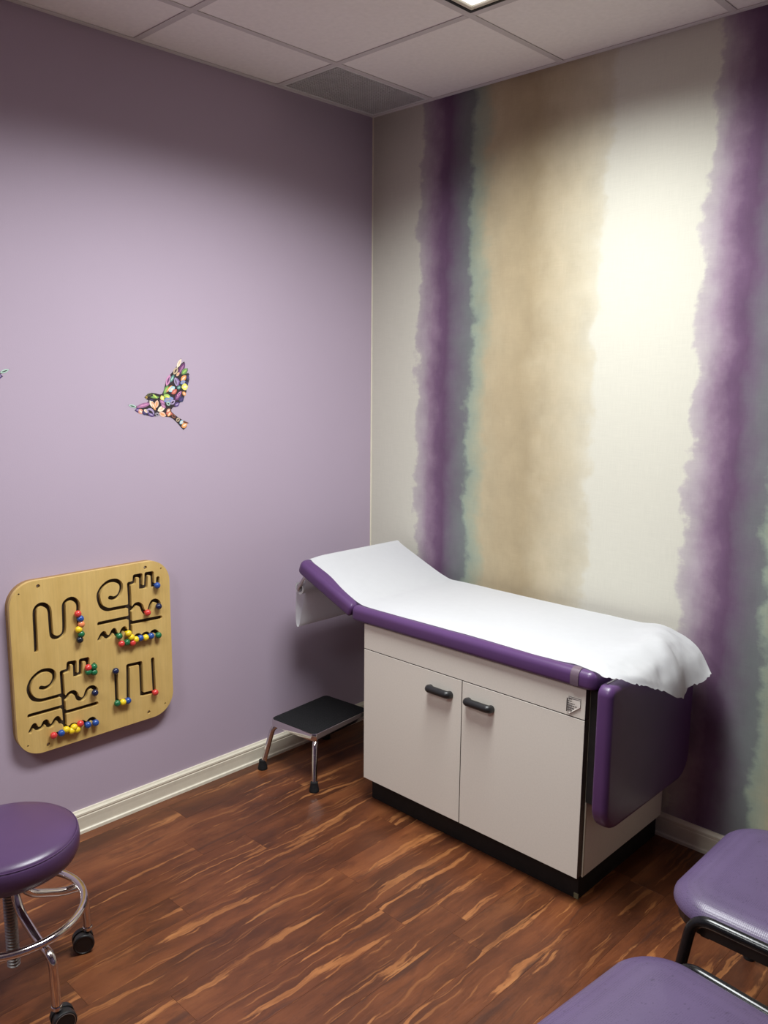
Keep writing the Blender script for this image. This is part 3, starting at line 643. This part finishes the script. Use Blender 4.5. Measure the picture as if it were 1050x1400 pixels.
# ================================================================== bead maze board on the left wall
TY0, TY1, TZ0, TZ1 = -1.694, -1.102, .365, .965
tcy, tcz, thy, thz = (TY0 + TY1) / 2, (TZ0 + TZ1) / 2, (TY1 - TY0) / 2, (TZ1 - TZ0) / 2
bz = thing('bead_maze', (0, tcy, TZ0), 'square wooden bead maze board with slotted tracks mounted on the purple wall', 'wall toy')
def slab(x0, x1, inset):
    bm = bmesh.new(); pts = rrect(thy - inset, thz - inset, .085 - inset, 10)
    a = [bm.verts.new((x0, tcy + y, tcz + z)) for y, z in pts]; b = [bm.verts.new((x1, tcy + y, tcz + z)) for y, z in pts]
    m = len(pts)
    for k in range(m): bm.faces.new((a[k], a[(k + 1) % m], b[(k + 1) % m], b[k]))
    bm.faces.new(a[::-1]); bm.faces.new(b); bmesh.ops.recalc_face_normals(bm, faces=bm.faces); return bm
put('back_panel', slab(.0, .018, .001), M_PLYEDGE, bz)
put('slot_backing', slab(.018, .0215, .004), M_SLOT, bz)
X0, X1, HW = .0215, .036, .0072
segs = []
for pts, sm in TOY_PATHS:
    P = [Vector((y, z, 0)) for y, z in pts]
    if sm: P = catmull(P, 5)
    segs += [(a.x, a.y, b.x, b.y, HW) for a, b in zip(P, P[1:])]
segs += [(y, z, y + 1e-5, z, .0068 if b else .0034) for y, z, b in TOY_SCREWS]
st_ = .0028
ys = np.arange(TY0 - st_ * 1.5, TY1 + st_ * 2, st_); zs = np.arange(TZ0 - st_ * 1.5, TZ1 + st_ * 2, st_)
YY, ZZ = np.meshgrid(ys, zs, indexing='ij')
rr = .085; qx = np.abs(YY - tcy) - (thy - rr); qy = np.abs(ZZ - tcz) - (thz - rr)
F = -(np.sqrt(np.maximum(qx, 0) ** 2 + np.maximum(qy, 0) ** 2) + np.minimum(np.maximum(qx, qy), 0) - rr)
for ay, az, by, bz_, hw in segs:
    dx, dz = by - ay, bz_ - az; L2 = dx * dx + dz * dz + 1e-12
    t = np.clip(((YY - ay) * dx + (ZZ - az) * dz) / L2, 0, 1)
    F = np.minimum(F, np.hypot(YY - ay - t * dx, ZZ - az - t * dz) - hw)
F = np.where(np.abs(F) < 1e-6, 1e-6, F)
vid = {}; co = []; faces = []; walls = []
def vtx(key, y, z):
    if key not in vid: vid[key] = len(co); co.append((y, z))
    return vid[key]
ny, nz = F.shape
# runs of whole cells along z are merged into long quads to keep the panel light
for i in range(ny - 1):
    run = None
    for j in range(nz - 1):
        cs = ((i, j), (i + 1, j), (i + 1, j + 1), (i, j + 1)); f = [F[c] for c in cs]
        full = min(f) > 0
        if full: faces.append([vtx(c, ys[c[0]], zs[c[1]]) for c in cs]); continue
        if max(f) < 0: continue
        poly = []; cr_ = []
        for q in range(4):
            a, b = cs[q], cs[(q + 1) % 4]; fa, fb = f[q], f[(q + 1) % 4]
            if fa > 0: poly.append(vtx(a, ys[a[0]], zs[a[1]]))
            if (fa > 0) != (fb > 0):
                t = fa / (fa - fb); key = (min(a, b), max(a, b))
                v = vtx(key, ys[a[0]] + (ys[b[0]] - ys[a[0]]) * t, zs[a[1]] + (zs[b[1]] - zs[a[1]]) * t); poly.append(v); cr_.append((v, fa > 0))
        if len(poly) > 2: faces.append(poly)
        outs = [v for v, o in cr_ if o]; ins = [v for v, o in cr_ if not o]
        if len(outs) == 1 and len(ins) == 1: walls.append((outs[0], ins[0]))
nv_ = len(co)
verts = [(X1, y - tcy, z - TZ0) for y, z in co] + [(X0, y - tcy, z - TZ0) for y, z in co]
used = sorted({v for wl in walls for v in wl}); 
allf = faces + [(b, a, a + nv_, b + nv_) for a, b in walls]
me = bpy.data.meshes.new('front_panel'); me.from_pydata(verts, [], allf)
bm = bmesh.new(); bm.from_mesh(me); bmesh.ops.delete(bm, geom=[v for v in bm.verts if not v.link_faces], context='VERTS')
bmesh.ops.recalc_face_normals(bm, faces=bm.faces); 
fx = sum(f.normal.x for f in bm.faces)
if fx < 0: bmesh.ops.reverse_faces(bm, faces=bm.faces)
bm.to_mesh(me); bm.free(); me.materials.append(M_WOOD)
fp = bpy.data.objects.new('front_panel', me); COL.objects.link(fp); fp.parent = bz
for y, z, big in TOY_SCREWS:
    bm = bmesh.new(); r = .0060 if big else .0030
    lathe(bm, [(0, .0215), (r, .0215), (r, .0285 if big else .030), (r * .6, .0310), (r * .25, .0312), (0, .029)], (0, y, z), 14, 'X'); put('screw', bm, M_STEEL if big else M_EDGE, bz, True)
BC = dict(red=(.62, .045, .040), blue=(.018, .070, .30), navy=(.008, .014, .055), yellow=(.85, .60, .020), green=(.012, .135, .050), orange=(.80, .25, .10), black=(.008, .012, .022))
BM = {k: mat('bead_' + k, v, .22, spec=.5, coat=.3, vary=(30, .03)) for k, v in BC.items()}
bme = {}
for y, z, c in TOY_BEADS:
    if c not in bme:
        bm = bmesh.new(); lathe(bm, [(0, .0113)] + [(.0122 * math.cos(a), .0113 * math.sin(a)) for a in [R(70 - 20 * q) for q in range(8)]] + [(.0045, -.0108), (.0045, -.024), (0, -.024)], (0, 0, 0), 18, 'X')
        me = bpy.data.meshes.new('bead'); bm.normal_update(); bm.to_mesh(me); bm.free(); me.materials.append(BM[c])
        for p in me.polygons: p.use_smooth = True
        bme[c] = me
    o = bpy.data.objects.new('bead', bme[c]); COL.objects.link(o); o.parent = bz; o.location = (.0475, y - tcy, z - TZ0); o['label'] = c + ' bead'

# ================================================================== bird decals on the left wall
PC = dict(mint=(.42, .60, .50), mauve=(.36, .16, .30), violet=(.10, .06, .19), coral=(.70, .30, .22), navy=(.05, .05, .12), cream=(.84, .72, .56), lilac=(.40, .32, .50), grey=(.36, .34, .40), peach=(.80, .52, .38),
          orange=(.78, .34, .12), gold=(.66, .42, .10), olive=(.13, .14, .06), green=(.16, .30, .10), lime=(.36, .58, .14), yellow=(.80, .74, .16), sky=(.38, .60, .70), blue=(.22, .28, .52), pink=(.62, .28, .48), teal=(.10, .24, .22),
          red=(.55, .13, .10), purple=(.25, .14, .36), plum=(.14, .05, .14), brown=(.26, .10, .06), tan=(.55, .42, .28), dark=(.035, .025, .03))
PN = list(PC); PM = [mat('decal_' + k, v, .5, spec=.3, vary=(90, .12)) for k, v in PC.items()]
def decal(label, f):
    """flat vinyl sticker: dark silhouette with inlaid petals"""
    b = bmesh.new()
    pts = [f(y, z) for y, z in BIRD_OUTLINE]
    top = [b.verts.new((.0006, y, z)) for y, z in pts]; bot = [b.verts.new((.0001, y, z)) for y, z in pts]
    m = len(pts)
    for k in range(m): b.faces.new((top[k], top[(k + 1) % m], bot[(k + 1) % m], bot[k])).material_index = PN.index('dark')
    from mathutils.geometry import tessellate_polygon
    for tri in tessellate_polygon([[Vector((y, z, 0)) for y, z in pts]]):
        b.faces.new([top[k] for k in tri]).material_index = PN.index('dark')
    def leaf(p, q, wd, col, x, a0=0, a1=1):
        d = q - p; nn = Vector((-d.y, d.x)).normalized() * wd
        ctr = [p + d * t + nn * s * math.sin(math.pi * t) ** .75 * .5 for s, ts in ((1, [k / 7 for k in range(8)]), (-1, [k / 7 for k in range(6, 0, -1)])) for t in ts]
        b.faces.new([b.verts.new((x, *f(c.x, c.y))) for c in ctr]).material_index = PN.index(col)
    for n_, (y0, z0, y1, z1, wd, col) in enumerate(BIRD_PETALS):
        p, q = Vector((y0, z0)), Vector((y1, z1)); x = .0008 + n_ * .000004
        e_ = (q - p) * .07; p, q = p - e_, q + e_; leaf(p, q, wd * 1.5, col, x)
        hl = {'cream': 'peach', 'peach': 'orange', 'plum': 'mauve', 'violet': 'lilac', 'navy': 'violet', 'purple': 'lilac', 'lime': 'yellow', 'green': 'lime', 'blue': 'grey', 'sky': 'cream', 'teal': 'mint', 'pink': 'plum', 'orange': 'cream', 'mauve': 'pink', 'red': 'coral', 'coral': 'cream', 'yellow': 'cream'}.get(col, 'dark')
        leaf(p.lerp(q, .18), p.lerp(q, .82), wd * .5, hl, x + .0004)
    for f_ in b.faces:
        if f_.normal.x < 0 and abs(f_.normal.x) > .5: f_.normal_flip()
    o = put('bird_decal', b, PM); return tag(o, label, 'wall decal', 'bird wall decals')
decal('flying bird decal in multicoloured flowers, whole, on the purple wall above the bead maze', lambda y, z: (y, z))
ty, tz = -1.223, 1.533     # wing tip of the first bird; its mirror image flies further left, only that tip in view
decal('second flower-patterned bird decal further left on the purple wall, only a green wing tip showing', lambda y, z: (-1.6285 - (y - ty) * .97 - (z - tz) * .10, 1.6535 + (z - tz) * .97 + (y - ty) * -.10))

# ================================================================== two waiting chairs
def chair(loc, label):
    t = thing('waiting_chair', loc, label, 'chair', 'violet chairs along the right side')
    o = Vector(loc)
    bm = bmesh.new()
    prof = [(.012, .419), (.004, .4195), (0, .421), (0, .426), (.0020, .434), (.009, .444), (.019, .4525), (.032, .458), (.055, .463), (.09, .467), (.15, .470), (.2, .471)]
    cushion(bm, .222, .245, [.07, .105, .105, .07], prof, Matrix.Translation(o), 9, .020)
    put('seat', bm, M_VCHAIR, t, True, sharp=60)
    bm = bmesh.new(); cushion(bm, .212, .2325, [.05, .09, .09, .05], [(.01, .386), (0, .389), (0, .419), (.01, .4205)], Matrix.Translation(o), 7, .015)
    put('seat_pan', bm, M_BLACK, t)
    BMx = Matrix.Translation(o + Vector((.268, 0, .70))) @ Matrix.Rotation(R(-90 + 10), 4, 'Y')
    bm = bmesh.new(); cushion(bm, .165, .225, .07, padprof(.05, .020, .006), BMx, 8)
    put('backrest', bm, M_VCHAIR, t, True, sharp=60)
    for s in (-1, 1):
        y = s * .246
        bm = bmesh.new(); tube(bm, fillet([o + Vector(p) for p in ((-.195, s * .309, .012), (-.146, y, .4375), (.235, y, .4375), (.300, s * .262, .012))], .045, 8), .0127, 16)
        fr = put('side_frame', bm, M_BLKENAMEL, t, True)
        for x, yg in ((-.1958, s * .310), (.3005, s * .2625)):
            bm = bmesh.new(); lathe(bm, [(0, 0), (.016, 0), (.0165, .004), (.0155, .022), (.0127, .024)], o + Vector((x, yg, 0)), 14); put('glide', bm, M_RUBBER, fr, True)
        bm = bmesh.new(); tube(bm, fillet([o + Vector(p) for p in ((.19, s * .232, .4275), (.245, s * .232, .50), (.318, s * .190, .84))], .05, 6), .0115, 14); put('back_post', bm, M_BLKENAMEL, t, True)
    for x in (-.13, .20):
        bm = bmesh.new(); box(bm, (o.x + x - .011, o.y - .215, .372), (o.x + x + .011, o.y + .215, .3865), .003); put('cross_bar', bm, M_BLKENAMEL, t)
    return t
c1 = chair((2.183, -.752, 0), 'violet padded chair with black tube frame, nearest the mural wall')
def copy_tree(o, parent=None):
    c = o.copy(); COL.objects.link(c); c.parent = parent
    for ch in list(o.children): copy_tree(ch, c)
    return c
c2 = copy_tree(c1); c2.location = (2.205, -1.428, 0); c2.rotation_euler = (0, 0, R(-6))
c2['label'] = 'violet padded chair with speckled seat at the bottom edge, nearest the viewer'
